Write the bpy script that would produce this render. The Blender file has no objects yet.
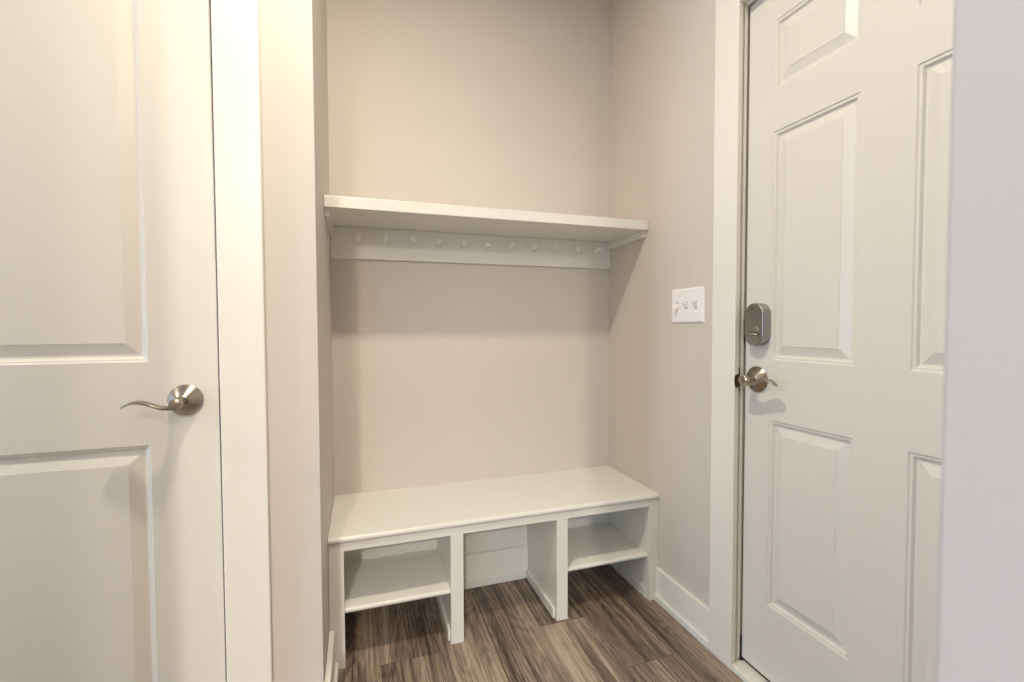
import bpy, bmesh, math, random
from mathutils import Vector, Matrix
random.seed(4)
S = bpy.context.scene
C = S.collection

# ---------------------------------------------------------------- dimensions
W = 1.2495            # niche width (right wall plane)
YL = 0.639            # depth at which the left door wall stands
DX = 1.279            # face of the entry door
CEIL = 2.75
NEAR_X, NEAR_Y = 0.4975, -1.757

# ---------------------------------------------------------------- materials
def mat(name, col, rough=.5, metal=0, bump=0, bscale=200, var=0.0, spec=.5, emit=None):
    m = bpy.data.materials.new(name); m.use_nodes = True
    nt = m.node_tree; N = nt.nodes; L = nt.links
    b = N['Principled BSDF']
    b.inputs['Roughness'].default_value = rough
    b.inputs['Metallic'].default_value = metal
    b.inputs['Specular IOR Level'].default_value = spec
    tc = N.new('ShaderNodeTexCoord')
    if var > 0:
        n = N.new('ShaderNodeTexNoise'); n.inputs['Scale'].default_value = 2.2; n.inputs['Detail'].default_value = 3
        L.new(tc.outputs['Object'], n.inputs['Vector'])
        r = N.new('ShaderNodeValToRGB')
        r.color_ramp.elements[0].position = .3; r.color_ramp.elements[1].position = .7
        r.color_ramp.elements[0].color = (*[c*(1-var) for c in col], 1)
        r.color_ramp.elements[1].color = (*[min(1, c*(1+var)) for c in col], 1)
        L.new(n.outputs['Fac'], r.inputs['Fac']); L.new(r.outputs['Color'], b.inputs['Base Color'])
    else:
        b.inputs['Base Color'].default_value = (*col, 1)
    if bump > 0:
        n = N.new('ShaderNodeTexNoise'); n.inputs['Scale'].default_value = bscale; n.inputs['Detail'].default_value = 3
        L.new(tc.outputs['Object'], n.inputs['Vector'])
        bp = N.new('ShaderNodeBump'); bp.inputs['Strength'].default_value = bump; bp.inputs['Distance'].default_value = .001
        L.new(n.outputs['Fac'], bp.inputs['Height']); L.new(bp.outputs['Normal'], b.inputs['Normal'])
    if emit:
        b.inputs['Emission Color'].default_value = (*emit[0], 1); b.inputs['Emission Strength'].default_value = emit[1]
    return m

M = {}
M['wall'] = mat('greige_wall_paint', (.62, .575, .525), .6, bump=.12, bscale=350, var=.012, spec=.3)
M['nearwall'] = mat('dimmed_wall_paint', (.50, .485, .485), .6, bump=.12, bscale=350, var=.012, spec=.3)  # same wall paint, darkened in colour in place of weaker light
M['rear'] = mat('darkened_unseen_wall', (.30, .285, .265), .7, bump=.12, bscale=350)  # unseen walls, darkened to cut the bounced fill light
M['ceil'] = mat('ceiling_paint', (.80, .79, .77), .8, bump=.4, bscale=120)
M['trim'] = mat('white_trim_enamel', (.80, .785, .73), .32, bump=.06, bscale=40, var=.01)
M['door'] = mat('white_door_enamel', (.72, .70, .645), .36, bump=.12, bscale=90, var=.012)
M['entry'] = mat('entry_door_enamel', (.71, .69, .645), .34, bump=.10, bscale=90, var=.012)
M['cab'] = mat('white_cabinet_enamel', (.74, .735, .69), .3, bump=.05, bscale=60, var=.01)
M['slot'] = mat('grey_slot_shadow_plastic', (.42, .40, .39), .5)
M['plastic'] = mat('white_switch_plastic', (.88, .85, .86), .3)
M['nickel'] = mat('satin_nickel', (.37, .33, .275), .24, 1, bump=.05, bscale=500)
M['silver'] = mat('satin_silver', (.33, .33, .325), .27, 1, bump=.04, bscale=500)
M['bronze'] = mat('aged_bronze_plate', (.20, .15, .11), .35, 1)
M['dark'] = mat('dark_gap', (.02, .018, .015), .7)
M['seal_shade'] = mat('dark_seal_and_gap_shade', (.035, .03, .028), .6)
M['glow'] = mat('lamp_lens', (.9, .88, .82), .4, emit=((1, .86, .68), 12))

def glass():
    m = bpy.data.materials.new('window_glass'); m.use_nodes = True
    nt = m.node_tree; nt.nodes.clear(); N = nt.nodes
    o = N.new('ShaderNodeOutputMaterial'); mx = N.new('ShaderNodeMixShader'); t = N.new('ShaderNodeBsdfTransparent')
    g = N.new('ShaderNodeBsdfGlossy'); g.inputs['Roughness'].default_value = .02; mx.inputs[0].default_value = .08
    nt.links.new(t.outputs[0], mx.inputs[1]); nt.links.new(g.outputs[0], mx.inputs[2]); nt.links.new(mx.outputs[0], o.inputs[0])
    return m
M['glass'] = glass()

def floor_mat():
    m = bpy.data.materials.new('wood_plank_floor'); m.use_nodes = True
    nt = m.node_tree; N = nt.nodes; L = nt.links; b = N['Principled BSDF']
    def n(t, **k):
        x = N.new(t)
        for a, v in k.items(): setattr(x, a, v)
        return x
    def mth(op, a, b_=None, c=None):
        x = n('ShaderNodeMath', operation=op)
        for i, v in enumerate((a, b_, c)):
            if v is None: continue
            if isinstance(v, (int, float)): x.inputs[i].default_value = v
            else: L.new(v, x.inputs[i])
        return x.outputs[0]
    tc = n('ShaderNodeTexCoord'); sp = n('ShaderNodeSeparateXYZ'); L.new(tc.outputs['Object'], sp.inputs[0])
    X, Y = sp.outputs[0], sp.outputs[1]
    PW, PL = .19, 1.22
    u = mth('DIVIDE', mth('ADD', X, -.155 + PW*8), PW)          # column number + 8
    col = mth('FLOOR', u); fu = mth('FRACT', u)
    # joint position of every column
    ramp = n('ShaderNodeValToRGB'); cr = ramp.color_ramp; cr.interpolation = 'CONSTANT'
    joints = {8: -.425, 9: -1.02, 10: -.86, 11: -.41, 12: -.69, 13: -.05, 7: -.95, 6: -.30, 5: -.7}
    fac = mth('DIVIDE', mth('ADD', col, .5), 24.0)
    ks = list(range(4, 16))
    while len(cr.elements) < len(ks): cr.elements.new(.5)
    for i, k in enumerate(ks):
        j = joints.get(k, -(.37*k) % 1.0)
        v = ((-j) % PL)/PL
        cr.elements[i].position = k/24.0; cr.elements[i].color = (v, v, v, 1)
    L.new(fac, ramp.inputs['Fac'])
    v_ = mth('ADD', mth('DIVIDE', Y, PL), ramp.outputs['Color'])
    row = mth('FLOOR', v_); fv = mth('FRACT', v_)
    cmb = n('ShaderNodeCombineXYZ'); L.new(col, cmb.inputs[0]); L.new(row, cmb.inputs[1])
    wn = n('ShaderNodeTexWhiteNoise', noise_dimensions='3D'); L.new(cmb.outputs[0], wn.inputs['Vector'])
    tone = wn.outputs['Value']
    # grain: coordinates squeezed along the plank, shifted per plank
    def gr(sx, sy, detail, rough, dist, seed):
        c2 = n('ShaderNodeCombineXYZ')
        L.new(mth('MULTIPLY', X, sx), c2.inputs[0]); L.new(mth('MULTIPLY', Y, sy), c2.inputs[1])
        L.new(mth('ADD', mth('MULTIPLY', tone, 37.0), seed), c2.inputs[2])
        t = n('ShaderNodeTexNoise'); t.inputs['Scale'].default_value = 1; t.inputs['Detail'].default_value = detail
        t.inputs['Roughness'].default_value = rough; t.inputs['Distortion'].default_value = dist
        L.new(c2.outputs[0], t.inputs['Vector']); return t.outputs['Fac']
    fine = gr(520, 9, 5, .75, .1, 0)
    mid = gr(130, 1.3, 4, .66, .15, 5)
    big = gr(13, 1.0, 3, .5, .3, 9)
    # cathedral rings
    c3 = n('ShaderNodeCombineXYZ')
    L.new(mth('MULTIPLY', X, 9), c3.inputs[0]); L.new(mth('MULTIPLY', Y, 1.3), c3.inputs[1]); L.new(mth('MULTIPLY', tone, 20), c3.inputs[2])
    nb = n('ShaderNodeTexNoise'); nb.inputs['Scale'].default_value = 1; nb.inputs['Detail'].default_value = 1.5
    L.new(c3.outputs[0], nb.inputs['Vector'])
    ring = mth('SINE', mth('MULTIPLY', nb.outputs['Fac'], 150.0))
    ring = mth('MULTIPLY', ring, .03)
    s = mth('ADD', mth('MULTIPLY', fine, .75), mth('MULTIPLY', mid, .60))
    s = mth('ADD', s, mth('MULTIPLY', big, .70))
    s = mth('ADD', s, ring)
    s = mth('ADD', s, mth('MULTIPLY', mth('SUBTRACT', tone, .5), .15))
    s = mth('MULTIPLY_ADD', s, 2.4, -1.97)
    r2 = n('ShaderNodeValToRGB'); e = r2.color_ramp
    e.elements[0].position = 0; e.elements[0].color = (.050, .037, .030, 1)
    e.elements[1].position = 1; e.elements[1].color = (.46, .365, .285, 1)
    for p, c in ((.28, (.115, .086, .070, 1)), (.5, (.22, .165, .130, 1)), (.75, (.335, .262, .198, 1))):
        q = e.elements.new(p); q.color = c
    L.new(s, r2.inputs['Fac'])
    # seams
    seam = mth('MAXIMUM', mth('GREATER_THAN', mth('ABSOLUTE', mth('SUBTRACT', fu, .5)), .4945),
               mth('GREATER_THAN', mth('ABSOLUTE', mth('SUBTRACT', fv, .5)), .4992))
    mx = n('ShaderNodeMix', data_type='RGBA'); mx.inputs['B'].default_value = (.03, .02, .016, 1)
    L.new(mth('MULTIPLY', seam, .65), mx.inputs['Factor']); L.new(r2.outputs['Color'], mx.inputs['A'])
    L.new(mx.outputs['Result'], b.inputs['Base Color'])
    b.inputs['Roughness'].default_value = .42
    b.inputs['Specular IOR Level'].default_value = .35
    bp = n('ShaderNodeBump'); bp.inputs['Strength'].default_value = .25; bp.inputs['Distance'].default_value = .0008
    L.new(mth('SUBTRACT', fine, seam), bp.inputs['Height']); L.new(bp.outputs['Normal'], b.inputs['Normal'])
    return m
M['floor'] = floor_mat()

# ---------------------------------------------------------------- mesh helpers
class MB:
    def __init__(s): s.bm = bmesh.new()
    def box(s, x0, x1, y0, y1, z0, z1, bev=0.0, seg=1):
        g = bmesh.new()
        bmesh.ops.create_cube(g, size=1)
        for v in g.verts:
            v.co = Vector(((x0+x1)/2 + v.co.x*(x1-x0), (y0+y1)/2 + v.co.y*(y1-y0), (z0+z1)/2 + v.co.z*(z1-z0)))
        if bev: bmesh.ops.bevel(g, geom=list(g.edges), offset=bev, segments=seg, affect='EDGES', profile=.5, clamp_overlap=True)
        s.merge(g); return s
    def merge(s, g):
        me = bpy.data.meshes.new('t'); g.to_mesh(me); g.free(); s.bm.from_mesh(me); bpy.data.meshes.remove(me)
    def prism(s, pts, axis, a, b):
        """extrude 2-D outline along axis ('x','y','z'); pts are the two other coordinates in order"""
        def P(p, t):
            return {'x': (t, p[0], p[1]), 'y': (p[0], t, p[1]), 'z': (p[0], p[1], t)}[axis]
        g = bmesh.new()
        A = [g.verts.new(P(p, a)) for p in pts]; B = [g.verts.new(P(p, b)) for p in pts]
        n = len(pts)
        g.faces.new(A[::-1]); g.faces.new(B)
        for i in range(n): g.faces.new((A[i], A[(i+1) % n], B[(i+1) % n], B[i]))
        bmesh.ops.recalc_face_normals(g, faces=g.faces); s.merge(g); return s
    def lathe(s, prof, seg=40, mtx=None, cap=True):
        """prof: (radius, height) rings around local z"""
        g = bmesh.new(); rings = []
        for r, h in prof:
            rings.append([g.verts.new((max(r, 1e-5)*math.cos(2*math.pi*i/seg), max(r, 1e-5)*math.sin(2*math.pi*i/seg), h)) for i in range(seg)])
        for a, b in zip(rings, rings[1:]):
            for i in range(seg): g.faces.new((a[i], a[(i+1) % seg], b[(i+1) % seg], b[i]))
        if cap: g.faces.new(rings[0][::-1]); g.faces.new(rings[-1])
        if mtx: g.transform(mtx)
        bmesh.ops.recalc_face_normals(g, faces=g.faces); s.merge(g); return s
    def sweep(s, rings):
        """rings: list of equal-length point loops"""
        g = bmesh.new(); R = [[g.verts.new(p) for p in r] for r in rings]; n = len(R[0])
        for a, b in zip(R, R[1:]):
            for i in range(n): g.faces.new((a[i], a[(i+1) % n], b[(i+1) % n], b[i]))
        g.faces.new(R[0][::-1]); g.faces.new(R[-1])
        bmesh.ops.recalc_face_normals(g, faces=g.faces); s.merge(g); return s
    def build(s, name, m, parent=None, smooth=False, loc=None):
        me = bpy.data.meshes.new(name)
        if smooth:
            for f in s.bm.faces: f.smooth = True
        s.bm.to_mesh(me); s.bm.free()
        if smooth: me.set_sharp_from_angle(angle=math.radians(38))
        me.materials.append(m)
        o = bpy.data.objects.new(name, me); C.objects.link(o)
        if loc is not None:
            off = Vector(loc)
            me.transform(Matrix.Translation(-off)); o.location = off
        if parent:
            o.parent = parent
            o.matrix_parent_inverse = Matrix.Translation(-world_loc(parent))
        return o
def world_loc(o):
    if o.parent is None: return Vector(o.location)
    return Vector(o.location) + (o.matrix_parent_inverse.to_translation()) + world_loc(o.parent)
def empty(name, loc, label=None, cat=None, kind=None, group=None):
    o = bpy.data.objects.new(name, None); C.objects.link(o); o.location = loc; o.empty_display_size = .1
    if label: o['label'] = label
    if cat: o['category'] = cat
    if kind: o['kind'] = kind
    if group: o['group'] = group
    return o
def struct(o, label=None, cat=None):
    o['kind'] = 'structure'
    if label: o['label'] = label
    if cat: o['category'] = cat
    return o

# ---------------------------------------------------------------- room shell
struct(MB().box(-3.7, 2.9, -5.72, .12, -.08, 0).build('floor', M['floor']), 'brown wood-look plank floor running under the bench', 'floor')
struct(MB().box(-3.7, 2.9, -5.72, .12, CEIL, CEIL+.1).build('ceiling', M['ceil']), 'flat white ceiling above the niche', 'ceiling')
struct(MB().box(-.13, W+.13, 0, .12, 0, CEIL).build('wall_back', M['wall']), 'greige painted back wall of the bench niche', 'wall')

# left wall: niche cheek + the wall that carries the left door
DL, DR, DTOP = -1.06, -.2345, 2.125                     # rough opening of the left door
b = MB()
b.prism([(-.005, -YL), (-.005, 0), (-.13, 0), (-.13, -YL)], 'z', 0, CEIL)
b.box(DR, -.1295, -YL, -YL+.12, 0, CEIL)
b.box(DL, DR, -YL, -YL+.12, DTOP, CEIL)
b.box(-3.5, DL, -YL, -YL+.12, 0, CEIL)
b.box(-1.3, -.13, -.10, 0.0, 0, CEIL); b.box(-1.4, -1.3, -YL+.12, 0, 0, CEIL)      # unseen closet shell added behind the left door to stop light leaking in
struct(b.build('wall_left', M['wall']), 'greige wall strip between the left door casing and the niche', 'wall')
# right wall with the entry door opening
EY0, EY1, ETOP = -.7905, -1.66, 2.135
b = MB()
b.box(W, W+.13, EY0, 0, 0, CEIL)
b.box(W, W+.13, EY1, EY0, ETOP, CEIL)
b.box(W, W+.13, -1.90, EY1, 0, CEIL)
b.box(W+.13, W+.5, -.60, -.50, 0, CEIL); b.box(W+.13, W+.5, -1.90, -1.80, 0, CEIL); b.box(W+.5, W+.6, -1.90, -.50, 0, CEIL)   # unseen shell added behind the entry door to keep outside light out
struct(b.build('wall_right', M['wall']), 'greige wall with the light switch between niche and entry door', 'wall')
# wall end close to the camera
struct(MB().box(NEAR_X, 2.8, -1.90, NEAR_Y, 0, CEIL, .004, 2).build('wall_near', M['nearwall']), 'pale wall end close up at the right edge of the view', 'wall')
b = MB(); b.box(-3.5, -.45, -1.90, NEAR_Y, 0, CEIL); b.box(-.45, NEAR_X, -1.90, NEAR_Y, 2.38, CEIL)  # unseen left part widened to keep window light off the left door
struct(b.build('wall_hall', M['wall']))
b = MB()
b.box(-3.5, -3.38, NEAR_Y, -1.66, 0, CEIL); b.box(-3.5, -3.38, -.74, -YL, 0, CEIL); b.box(-3.5, -3.38, -1.66, -.74, 2.05, CEIL); b.box(-3.5, -3.38, -1.66, -.74, 0, .12)
struct(b.build('wall_hall_end', M['rear']))
wf = MB()
for y0, y1, z0, z1 in ((-1.66, -1.60, .12, 2.05), (-.80, -.74, .12, 2.05), (-1.60, -.80, .12, .18), (-1.60, -.80, 1.99, 2.05)):
    wf.box(-3.47, -3.41, y0, y1, z0, z1)
win = struct(wf.build('window_2', M['trim']))
MB().box(-3.443, -3.437, -1.60, -.80, .18, 1.99).build('pane', M['glass'], win)
# the room behind the camera
struct(MB().box(-2.6, -2.5, -5.6, -1.757, 0, CEIL).build('wall_room_left', M['rear']))
struct(MB().box(2.8, 2.9, -5.6, -1.757, 0, CEIL).build('wall_room_right', M['rear']))
b = MB()
b.box(-2.6, -2.5, -5.72, -5.6, 0, CEIL); b.box(-1.1, 2.9, -5.72, -5.6, 0, CEIL)
b.box(-2.5, -1.1, -5.72, -5.6, 2.25, CEIL); b.box(-2.5, -1.1, -5.72, -5.6, 0, .35)
struct(b.build('wall_far', M['rear']))
wf = MB()
for x0, x1, z0, z1 in ((-2.5, -2.44, .35, 2.25), (-1.16, -1.1, .35, 2.25), (-1.83, -1.77, .41, 2.19), (-2.44, -1.16, .35, .41), (-2.44, -1.16, 2.19, 2.25)):
    wf.box(x0, x1, -5.69, -5.63, z0, z1)
win = struct(wf.build('window_1', M['trim']))
MB().box(-2.44, -1.16, -5.663, -5.657, .41, 2.19).build('pane', M['glass'], win)

# ---------------------------------------------------------------- casings and baseboards
CT = .018
b = MB()
b.box(-.2307, -.129, -YL-CT, -YL, 0, 2.225, .0025, 2)
b.box(-1.165, -1.063, -YL-CT, -YL, 0, 2.225, .0025, 2)
b.box(-1.063, -.2307, -YL-CT, -YL, 2.122, 2.225, .0025, 2)
t1 = struct(b.build('trim_1', M['trim']), 'flat white casing around the left door', 'trim')
b = MB()
b.box(-.2355, -.2345, -YL, -YL+.12, 0, 2.13); b.box(-.2345, -.2245, -YL+.045, -YL+.12, 0, 2.12)
b.box(-.2480, -.2355, -YL+.040, -YL+.06, 0, 2.115)
b.box(-1.06, -.2355, -YL+.040, -YL+.06, 2.105, 2.125)
b.build('jamb', M['trim'], t1)
b = MB()
b.box(W-CT, W, -.8095, -.7086, 0, 2.219, .0025, 2)
b.box(W-CT, W, -1.742, -1.646, 0, 2.219, .0025, 2)
b.box(W-CT, W, -1.646, -.8095, 2.123, 2.219, .0025, 2)
t2 = struct(b.build('trim_2', M['trim']), 'flat white casing around the entry door', 'trim')
b = MB()                                                 # jamb legs and head
b.box(W, W+.13, -.7995, -.7905, 0, 2.135); b.box(W, W+.13, -1.66, -1.651, 0, 2.135); b.box(W, W+.13, -1.651, -.7995, 2.126, 2.135)
b.build('jamb', M['trim'], t2)
b = MB()                                                 # bright strip between jamb and door
b.box(DX-.018, DX-.006, -.8045, -.7995, .03, 2.126, .0015); b.box(DX-.014, DX-.004, -1.651, -.8035, 2.120, 2.126, .0015)
b.build('weatherstrip', M['trim'], t2)
b = MB()
b.box(W-.016, W+.13, -1.651, -.7995, 0, .020, .003, 2)
b.build('threshold', M['trim'], t2)
b = MB()
b.box(DX-.0035, DX+.006, -.8066, -.7999, .021, .100); b.box(DX+.006, DX+.014, -.8064, -.7995, .02, 2.12); b.box(DX+.008, DX+.03, -1.64, -.807, .0205, .0335)
b.build('seal_and_gap_shade', M['seal_shade'], t2)  # corner seal, plus dark strips standing in for shade in the door gaps
b = MB()
b.prism([(W+.001, .9035), (W+.001, .9035), (W+.001, .984)][:0] or [(W-.0005, .925), (W+.006, .908), (W+.026, .908), (W+.026, .985), (W+.006, .985), (W-.0005, .968)], 'y', -.8008, -.7993)
sp = b.build('strike_plate', M['bronze'], t2); sp['label'] = 'dark bronze strike plate'
MB().prism([(W-.0182, .934), (W-.0165, .927), (W-.012, .9225), (W+.003, .920), (W+.003, .966), (W-.012, .9635), (W-.0165, .959), (W-.0182, .952)], 'y', -.8110, -.8097).build('lip', M['bronze'], sp)
MB().box(W+.010, W+.024, -.8014, -.8007, .940, .984).build('strike_hole', M['dark'], sp)

def baseboard(name, segs):
    """segs: (x0,x1,y0,y1) wall-side to room-side boxes; z from floor"""
    b = MB()
    for a in segs['board']: b.box(*a, 0, .1335, .002, 2)
    for a in segs['shoe']: b.box(*a, 0, .028, .004, 2)
    o = b.build(name, M['trim']); struct(o); return o
baseboard('baseboard_right', dict(board=[(W-.013, W+.001, -.709, -.4005)], shoe=[(W-.021, W-.012, -.709, -.4005)]))
baseboard('baseboard_left', dict(board=[(-.004, .0125, -YL-.010, -.4005), (-.129, .0125, -YL-.012, -YL+.0)], shoe=[(.012, .023, -YL-.018, -.4005), (-.129, .023, -YL-.022, -YL-.011)]))

# ---------------------------------------------------------------- doors
# door frames of reference: P(u, v, n): u along the width, v up, n out of the face
def panel_door(P, u0, u1, v0, v1, thick, panels, prof, m, parent):
    g = bmesh.new()
    us = sorted({u0, u1, *[p[0] for p in panels], *[p[1] for p in panels]})
    vs = sorted({v0, v1, *[p[2] for p in panels], *[p[3] for p in panels]})
    def inside(a, c): return any(p[0] < a < p[1] and p[2] < c < p[3] for p in panels)
    vert = {}
    def V(u, v, n):
        k = (round(u, 5), round(v, 5), round(n, 5))
        if k not in vert: vert[k] = g.verts.new(P(u, v, n))
        return vert[k]
    for ua, ub in zip(us, us[1:]):
        for va, vb in zip(vs, vs[1:]):
            if inside((ua+ub)/2, (va+vb)/2): continue
            g.faces.new((V(ua, va, 0), V(ub, va, 0), V(ub, vb, 0), V(ua, vb, 0)))
    for ua, ub in zip(us, us[1:]):
        for v in (v0, v1): g.faces.new((V(ua, v, 0), V(ub, v, 0), V(ub, v, -thick), V(ua, v, -thick)))
    for va, vb in zip(vs, vs[1:]):
        for u in (u0, u1): g.faces.new((V(u, va, 0), V(u, vb, 0), V(u, vb, -thick), V(u, va, -thick)))
    for ua, ub in zip(us, us[1:]):
        for va, vb in zip(vs, vs[1:]):
            g.faces.new((V(ua, va, -thick), V(ub, va, -thick), V(ub, vb, -thick), V(ua, vb, -thick)))
    bmesh.ops.recalc_face_normals(g, faces=g.faces)
    s = MB(); s.merge(g); slab = s.build('slab', m, parent)
    cn = (P(1, 0, 0) - P(0, 0, 0)).cross(P(0, 1, 0) - P(0, 0, 0)).dot(P(0, 0, 1) - P(0, 0, 0))
    for (a, b_, c, d) in panels:
        g = bmesh.new(); prev = None
        for off, dep in prof:
            r = [g.verts.new(P(*q)) for q in ((a+off, c+off, -dep), (b_-off, c+off, -dep), (b_-off, d-off, -dep), (a+off, d-off, -dep))]
            if cn < 0: r = r[::-1]
            if prev:
                for i in range(4): g.faces.new((prev[i], prev[(i+1) % 4], r[(i+1) % 4], r[i]))
            prev = r
        g.faces.new(prev)
        s = MB(); s.merge(g); s.build('raised_panel', m, parent)
    return slab

def lever_set(P, parent, u, v, R, name='door_handle', ns=1.0, hs=1.0):
    """P(u,v,n) frame; lever runs towards +u"""
    o0 = P(0, 0, 0)
    U = P(1, 0, 0)-o0; Vv = P(0, 1, 0)-o0; Nn = P(0, 0, 1)-o0
    mtx = Matrix(((U.x, Vv.x, Nn.x, 0), (U.y, Vv.y, Nn.y, 0), (U.z, Vv.z, Nn.z, 0), (0, 0, 0, 1)))
    mtx = Matrix.Translation(P(u, v, 0)) @ mtx
    b = MB()
    b.lathe([(R*.98, 0), (R, .0008), (R, .0030), (R*.975, .0040), (R*.42, .0265*ns), (R*.38, .0275*ns), (R*.30, .0278*ns)], 56, mtx)
    rose = b.build(name, M['nickel'], parent, smooth=True, loc=P(u, v, 0))
    b = MB()
    b.lathe([(a_, h_*ns) for a_, h_ in ((.0115, .026), (.0115, .044), (.0125, .0445), (.0133, .047), (.0136, .060), (.0134, .0735), (.0128, .0748), (.0120, .0752))], 32, mtx)
    neck = b.build('neck', M['nickel'], rose, smooth=True)
    # wave-shaped blade: (u, dv, half thickness, half breadth, centre n)
    pts = [(0, -.001, .0115, .0125, .060), (.008, -.004, .0088, .0125, .060), (.016, -.0075, .0058, .0120, .0605), (.027, -.0092, .0040, .0115, .061),
           (.037, -.0065, .0033, .0112, .061), (.047, -.0020, .0031, .0110, .061), (.057, .0022, .0032, .0112, .0605), (.067, .0052, .0033, .0118, .060),
           (.077, .0066, .0031, .0122, .059), (.087, .0062, .0027, .0120, .058), (.096, .0035, .0023, .0108, .0565), (.104, -.0005, .0019, .0085, .0555),
           (.110, -.0042, .0015, .0055, .055), (.113, -.0062, .0008, .002, .055)]
    rings = []
    for i, (uu, dv, ht, hb, nn) in enumerate(pts):
        a = pts[max(i-1, 0)]; c = pts[min(i+1, len(pts)-1)]
        t = Vector((c[0]-a[0], c[1]-a[1])).normalized(); q = Vector((-t.y, t.x))
        ring = []
        for k in range(20):
            an = 2*math.pi*k/20
            co, si = math.cos(an), math.sin(an)
            sg = lambda x: math.copysign(abs(x)**.62, x)
            ring.append(P(u+uu+q.x*ht*1.22*hs*sg(si), v+dv+q.y*ht*1.22*hs*sg(si), nn*ns+hb*sg(co)))
        rings.append(ring)
    MB().sweep(rings).build('lever', M['nickel'], rose, smooth=True)
    return rose, mtx

PROF = [(0, 0), (.0035, .0030), (.0065, .0036), (.013, .0085), (.018, .0090), (.045, .0022), (.0455, .0016)]
# left two-panel door
d1 = empty('door_1', (-.65, -YL, 0), 'white two-panel interior door with a satin nickel wave lever', 'door', 'structure')
PL_ = lambda u, v, n: Vector((-u, -YL+.001-n, v))
panel_door(PL_, .2385, 1.055, .012, 2.10, .035, [(.386, .908, .135, .833), (.386, .908, 1.036, 1.985)], PROF, M['door'], d1)
lever_set(PL_, d1, .3095, .9395, .0385)
# six-panel entry door
d2 = empty('door_2', (DX, -1.22, 0), 'white six-panel entry door with nickel lever and oval deadbolt', 'door', 'structure')
PR_ = lambda u, v, n: Vector((DX-n, -u, v))
pa = []
for a, c in ((.899, 1.149), (1.272, 1.522)):
    pa += [(a, c, .261, .834), (a, c, 1.016, 1.694), (a, c, 1.819, 2.018)]
PROF2 = [(0, 0), (.0030, .0030), (.0085, .0034), (.0125, .0100), (.0165, .0105), (.042, .0022), (.0425, .0012)]
panel_door(PR_, .8065, 1.647, .034, 2.120, .044, pa, PROF2, M['entry'], d2)
rose, mtx = lever_set(PR_, d2, .853, .952, .0405, ns=.84, hs=1.3)
b = MB()                                                  # fixing screws and privacy hole in the rose
for du, dv in ((-.006, .021), (.006, .022)):
    b.lathe([(.0022, 0), (.0022, .001)], 12, mtx @ Matrix.Translation((du, dv, .0175)))
b.build('screw', M['silver'], rose)
b = MB(); b.lathe([(.0030, 0), (.0030, .001)], 14, mtx @ Matrix.Translation((-.004, -.024, .0165)))
b.build('release_hole', M['dark'], rose)
# oval deadbolt turn piece
def stadium(cu, cv, hw, hh, k=20, p=2.6):
    out = []
    for i in range(k*4):
        a = 2*math.pi*i/(k*4); co, si = math.cos(a), math.sin(a)
        # capsule outline
        x = hw*co; y = (hh-hw)*(1 if si > 0 else -1 if si < 0 else 0) + hw*si
        out.append((cu+x, cv+y))
    return out
cu, cv = .864, 1.1225
rings = []
for n_, ins in ((0, 0), (.026, 0), (.0285, .0010), (.0298, .0028), (.0300, .0050)):
    rings.append([PR_(x, y, n_) for x, y in stadium(cu, cv, .0365-ins, .0655-ins)])
bolt = MB().sweep(rings).build('deadbolt', M['silver'], d2, smooth=True); bolt['label'] = 'oval satin silver deadbolt'
mb = Matrix(((0, 0, -1, 0), (-1, 0, 0, 0), (0, 1, 0, 0), (0, 0, 0, 1)))
MB().lathe([(.0235, 0), (.0235, .0010), (.0228, .0016), (.006, .0017)], 36, Matrix.Translation(PR_(cu, cv-.028, .0295)) @ mb).build('turn_plate', M['silver'], bolt, smooth=True)
rings = []
for uu, hh, nn in ((-.021, .0018, .038), (-.014, .0036, .042), (-.006, .0046, .0445), (0, .0048, .045), (.006, .0046, .0445), (.014, .0036, .042), (.021, .0018, .038)):
    rings.append([PR_(cu+uu, cv-.028+uu*-.12+hh*math.sin(2*math.pi*k/12), nn - .006 + (.0065)*math.cos(2*math.pi*k/12)) for k in range(12)])
MB().sweep(rings).build('thumb_turn', M['silver'], bolt, smooth=True)
MB().lathe([(.0026, 0), (.0026, .0012)], 14, Matrix.Translation(PR_(cu-.006, cv+.050, .0292)) @ mb).build('screw_hole', M['dark'], bolt)
MB().box(DX-.0035, DX-.0005, -.8043, -.7999, 1.065, 1.140).build('bolt_slot', M['dark'], t2)

# ---------------------------------------------------------------- switch plate
sw = empty('light_switch', (W, -.563, 1.194), 'white three-gang light switch plate with toggles beside the entry door', 'light switch')
y0, y1, z0, z1 = -.6545, -.4785, 1.1305, 1.2575
g = bmesh.new(); rings = []
def rect(x, i): return [(x, y0+i, z0+i), (x, y1-i, z0+i), (x, y1-i, z1-i), (x, y0+i, z1-i)]
MB().sweep([rect(W, 0), rect(W-.0025, 0), rect(W-.0058, .0035), rect(W-.0068, .008)]).build('plate', M['plastic'], sw)
for k, yy in enumerate((-.5155, -.5665, -.617)):
    up = k != 0
    zc = (z0+z1)/2
    slot = MB().box(W-.0071, W-.0064, yy-.0060, yy+.0060, zc-.0135, zc+.0135).build('toggle_slot', M['slot'], sw)
    r = []
    sgn = 1 if up else -1
    for t, hw, hz in ((0, .0052, .0085), (.006, .0048, .0070), (.013, .0043, .0052), (.0165, .0036, .0040)):
        zz = zc + sgn*t*.75
        r.append([(W-.0070-t, yy+a*hw, zz+c*hz) for a, c in ((-1, -1), (1, -1), (1, 1), (-1, 1))])
    MB().sweep(r).build('toggle', M['plastic'], slot)
    for s_ in (-1, 1):
        MB().lathe([(.0030, 0), (.0030, .0008), (.0018, .0014)], 14, Matrix.Translation((W-.0066, yy, zc+s_*.033)) @ Matrix.Rotation(-math.pi/2, 4, 'Y')).build('screw', M['plastic'], sw)

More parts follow.
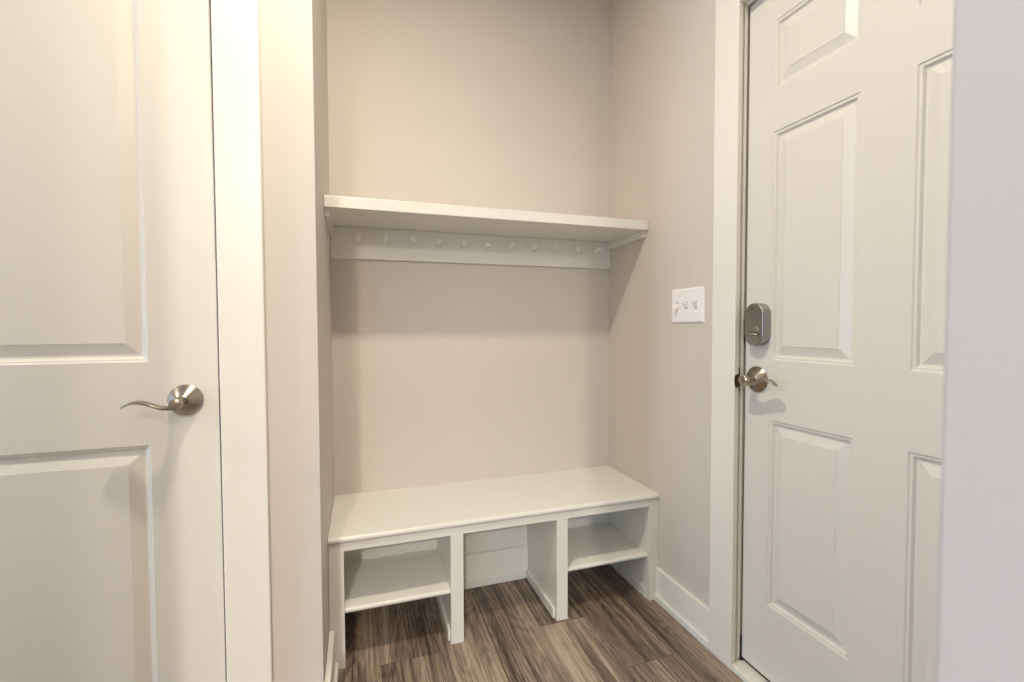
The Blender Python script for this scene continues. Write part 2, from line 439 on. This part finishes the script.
# ---------------------------------------------------------------- bench
bench = empty('storage_bench', (W/2, -.2, 0), 'white built-in storage bench with three open cubbies under the coat shelf', 'bench')
G = .0005
FZ = .4155                                     # underside of seat board
bt = MB()                                      # seat with rounded front nosing
yf, zt, zb_ = -.4075, .4375, FZ
pts = [(-G, zt)]
r_ = (zt-zb_)/2
pts = [(-G, zb_), (-G, zt)] + [(yf+r_ - r_*math.sin(a), zt-r_ + r_*math.cos(a)) for a in [math.pi*i/10 for i in range(11)]]
bt.prism(pts, 'x', -.004, W-.001)
bt.build('seat_board', M['cab'], bench, smooth=True)
FY0, FY1 = -.400, -.381                        # face frame
ff = MB()
stiles = [(-.0035, .043), (.394, .439), (.798, .843), (1.206, W-.001)]
g = bmesh.new()
out = [(stiles[0][0], 0), (stiles[0][0], FZ)]
outline = [(.0015, FZ), (.0015, 0), (.043, 0), (.043, .389), (.394, .389), (.394, 0), (.439, 0), (.439, .389), (.798, .389), (.798, 0), (.843, 0), (.843, .389), (1.206, .389), (1.206, 0), (W-.001, 0), (W-.001, FZ)]
# clean frame from non-overlapping slabs merged into one front
top_y = []
def fr(xa, xb, za, zc):
    ff.box(xa, xb, FY0, FY1, za, zc)
for a, c in stiles: fr(a, c, 0, .389)
fr(-.0035, W-.001, .389, FZ)
bmesh.ops.remove_doubles(ff.bm, verts=ff.bm.verts, dist=1e-5)
ff.build('face_frame', M['cab'], bench)
BY = -.065                                     # back panel face
for x0, x1 in ((.0015, .019), (W-.019, W-.001)):
    pass
MB().box(.0015, .0185, FY1, -.012, 0, FZ).build('side_panel', M['cab'], bench)
MB().box(1.206+.004, 1.206+.022, FY1, -.012, 0, FZ).build('side_panel', M['cab'], bench)
for a, c in ((.3965, .4345), (.8005, .8405)):
    MB().box(a, c, FY1, BY, 0, FZ).build('divider', M['cab'], bench)
bp = MB(); bp.box(.0185, 1.210, BY, -.010, .0, FZ).build('back_panel', M['cab'], bench)
b = MB()
b.box(.4345, .8005, BY-.010, BY, 0, .143, .0012)
b.build('back_rail', M['cab'], bench)
def shoe(xa, xb, ya, yb):
    MB().box(xa, xb, ya, yb, 0, .040, .003, 2).build('base_strip', M['cab'], bench)
shoe(.4345, .8005-.010, BY-.020, BY-.010)
shoe(.7895, .8005, FY1, BY-.0205)
shoe(.3865, .3965, FY1, BY)
shoe(1.200, 1.210, FY1, BY)
for a, c in ((.0190, .3960), (.8410, 1.2095)):
    rs = .009
    ptsS = [(BY, .170), (BY, .188)] + [(-.385+rs - rs*math.sin(t), .188-rs + rs*math.cos(t)) for t in [math.pi*i/8 for i in range(9)]]
    MB().prism(ptsS, 'x', a, c).build('shelf', M['cab'], bench, smooth=True)
for yy, zz in ((-.10, .32), (-.10, .35), (-.345, .30), (-.345, .25), (-.345, .33)):
    MB().lathe([(.003, 0), (.003, .0006)], 10, Matrix.Translation((1.2101, yy, zz)) @ Matrix.Rotation(-math.pi/2, 4, 'Y')).build('shelf_pin_hole', M['bronze'], bench)

# ---------------------------------------------------------------- coat shelf
cs = empty('coat_shelf', (W/2, -.01, 1.39), 'white wall shelf with a row of eleven pegs above the bench', 'coat shelf')
MB().box(-.004, W-.001, -.321, -G, 1.5175, 1.556, .0018, 2).build('shelf_board', M['cab'], cs)
MB().box(-.004, W-.001, -.019, -G, 1.392, 1.5172, .0018, 2).build('peg_rail', M['cab'], cs)
for s_, xa, xb in ((0, -.004, .010), (1, W-.020, W-.001)):
    MB().prism([(-.0195, 1.5172), (-.0195, 1.482), (-.300, 1.490), (-.305, 1.494), (-.305, 1.5172)], 'x', xa, xb).build('side_cleat', M['cab'], cs)
for i in range(11):
    x = .0985 + i*(1.1565-.0985)/10
    g = Matrix.Translation((x, -.019, 1.465)) @ Matrix.Rotation(math.radians(90-7), 4, 'X')
    b = MB()
    b.lathe([(.0075, 0), (.0062, .004), (.0052, .014), (.0048, .026), (.0055, .034), (.0105, .040), (.0125, .044), (.0125, .049), (.0105, .0545), (.006, .057)], 20, g)
    b.build('peg', M['trim'], cs, smooth=True)

# ---------------------------------------------------------------- lights
def can(x, y, power, col, size=.13, name='recessed_light', spread=172, label=None):
    o = empty(name, (x, y, CEIL), label, 'ceiling light')
    b = MB(); b.lathe([(.095, 0), (.095, -.004), (.075, -.006), (.072, -.001)], 40, Matrix.Translation((x, y, CEIL)), cap=False)
    b.build('trim_ring', M['ceil'], o, smooth=True)
    b = MB(); b.lathe([(.073, 0), (.073, -.0015)], 32, Matrix.Translation((x, y, CEIL)))
    b.build('lens', M['glow'], o)
    l = bpy.data.lights.new('can_light', 'AREA'); l.shape = 'DISK'; l.size = size; l.energy = power; l.color = col; l.spread = math.radians(spread)
    lo = bpy.data.objects.new('can_light', l); C.objects.link(lo); lo.location = (x, y, CEIL-.012)
    return o
WARM = (1.0, .885, .70)
can(.12, -1.21, 23.5, WARM, .11, label='round recessed ceiling light over the hall')
can(-.33, -3.4, 20, (1, .90, .78), .14, label='round recessed ceiling light in the middle of the rear room')
can(-.75, -5.2, 175, (1, .92, .82), .14, label='round recessed ceiling light near the rear window')
def area(name, loc, rot, sx, sy, power, col):
    l = bpy.data.lights.new(name, 'AREA'); l.shape = 'RECTANGLE'; l.size = sx; l.size_y = sy; l.energy = power; l.color = col
    o = bpy.data.objects.new(name, l); C.objects.link(o); o.location = loc; o.rotation_euler = rot; return o
can(-2.6, -1.2, 34, (1, .92, .80), .13, label='added unseen fill light shaped as a recessed ceiling light, left end of the hall')  # added lamp, brings warm fill to the right wall
area('window_daylight', (-1.8, -5.75, 1.3), (math.radians(90), 0, 0), 1.3, 1.8, 45, (.48, .70, 1.0))
area('hall_daylight', (-3.53, -1.2, .92), (0, math.radians(-90), 0), 1.5, .8, 44, (.38, .64, 1.0))

w = bpy.data.worlds.new('sky'); S.world = w; w.use_nodes = True
nt = w.node_tree; bg = nt.nodes['Background']
sky = nt.nodes.new('ShaderNodeTexSky'); sky.sky_type = 'NISHITA'; sky.sun_disc = False; sky.sun_elevation = math.radians(40)
nt.links.new(sky.outputs['Color'], bg.inputs['Color']); bg.inputs['Strength'].default_value = .25

# ---------------------------------------------------------------- camera
cam = bpy.data.cameras.new('camera'); co = bpy.data.objects.new('camera', cam); C.objects.link(co)
f = 459.86; cam.sensor_width = 36; cam.sensor_fit = 'HORIZONTAL'; cam.lens = f/1024*36
yaw, pitch, roll = math.radians(18.2466), math.radians(1.8523), math.radians(-.1887)
fw = Vector((math.sin(yaw)*math.cos(pitch), math.cos(yaw)*math.cos(pitch), -math.sin(pitch)))
rt = Vector((math.cos(yaw), -math.sin(yaw), 0)); up = rt.cross(fw)
rt2 = rt*math.cos(roll)+up*math.sin(roll); up2 = -rt*math.sin(roll)+up*math.cos(roll)
m = Matrix((rt2, up2, -fw)).transposed().to_4x4(); m.translation = Vector((.1041, -1.9723, 1.12))
co.matrix_world = m; cam.clip_start = .02
cam.dof.use_dof = True; cam.dof.focus_distance = 1.9; cam.dof.aperture_fstop = 4.0
S.camera = co

vs = S.view_settings
vs.view_transform = 'Standard'; vs.look = 'None'; vs.gamma = 1; vs.use_curve_mapping = False
vs.exposure = 0.07
S.cycles.max_bounces = 12; S.cycles.diffuse_bounces = 8
S.cycles.use_denoising = True
S.cycles.sample_clamp_indirect = 4
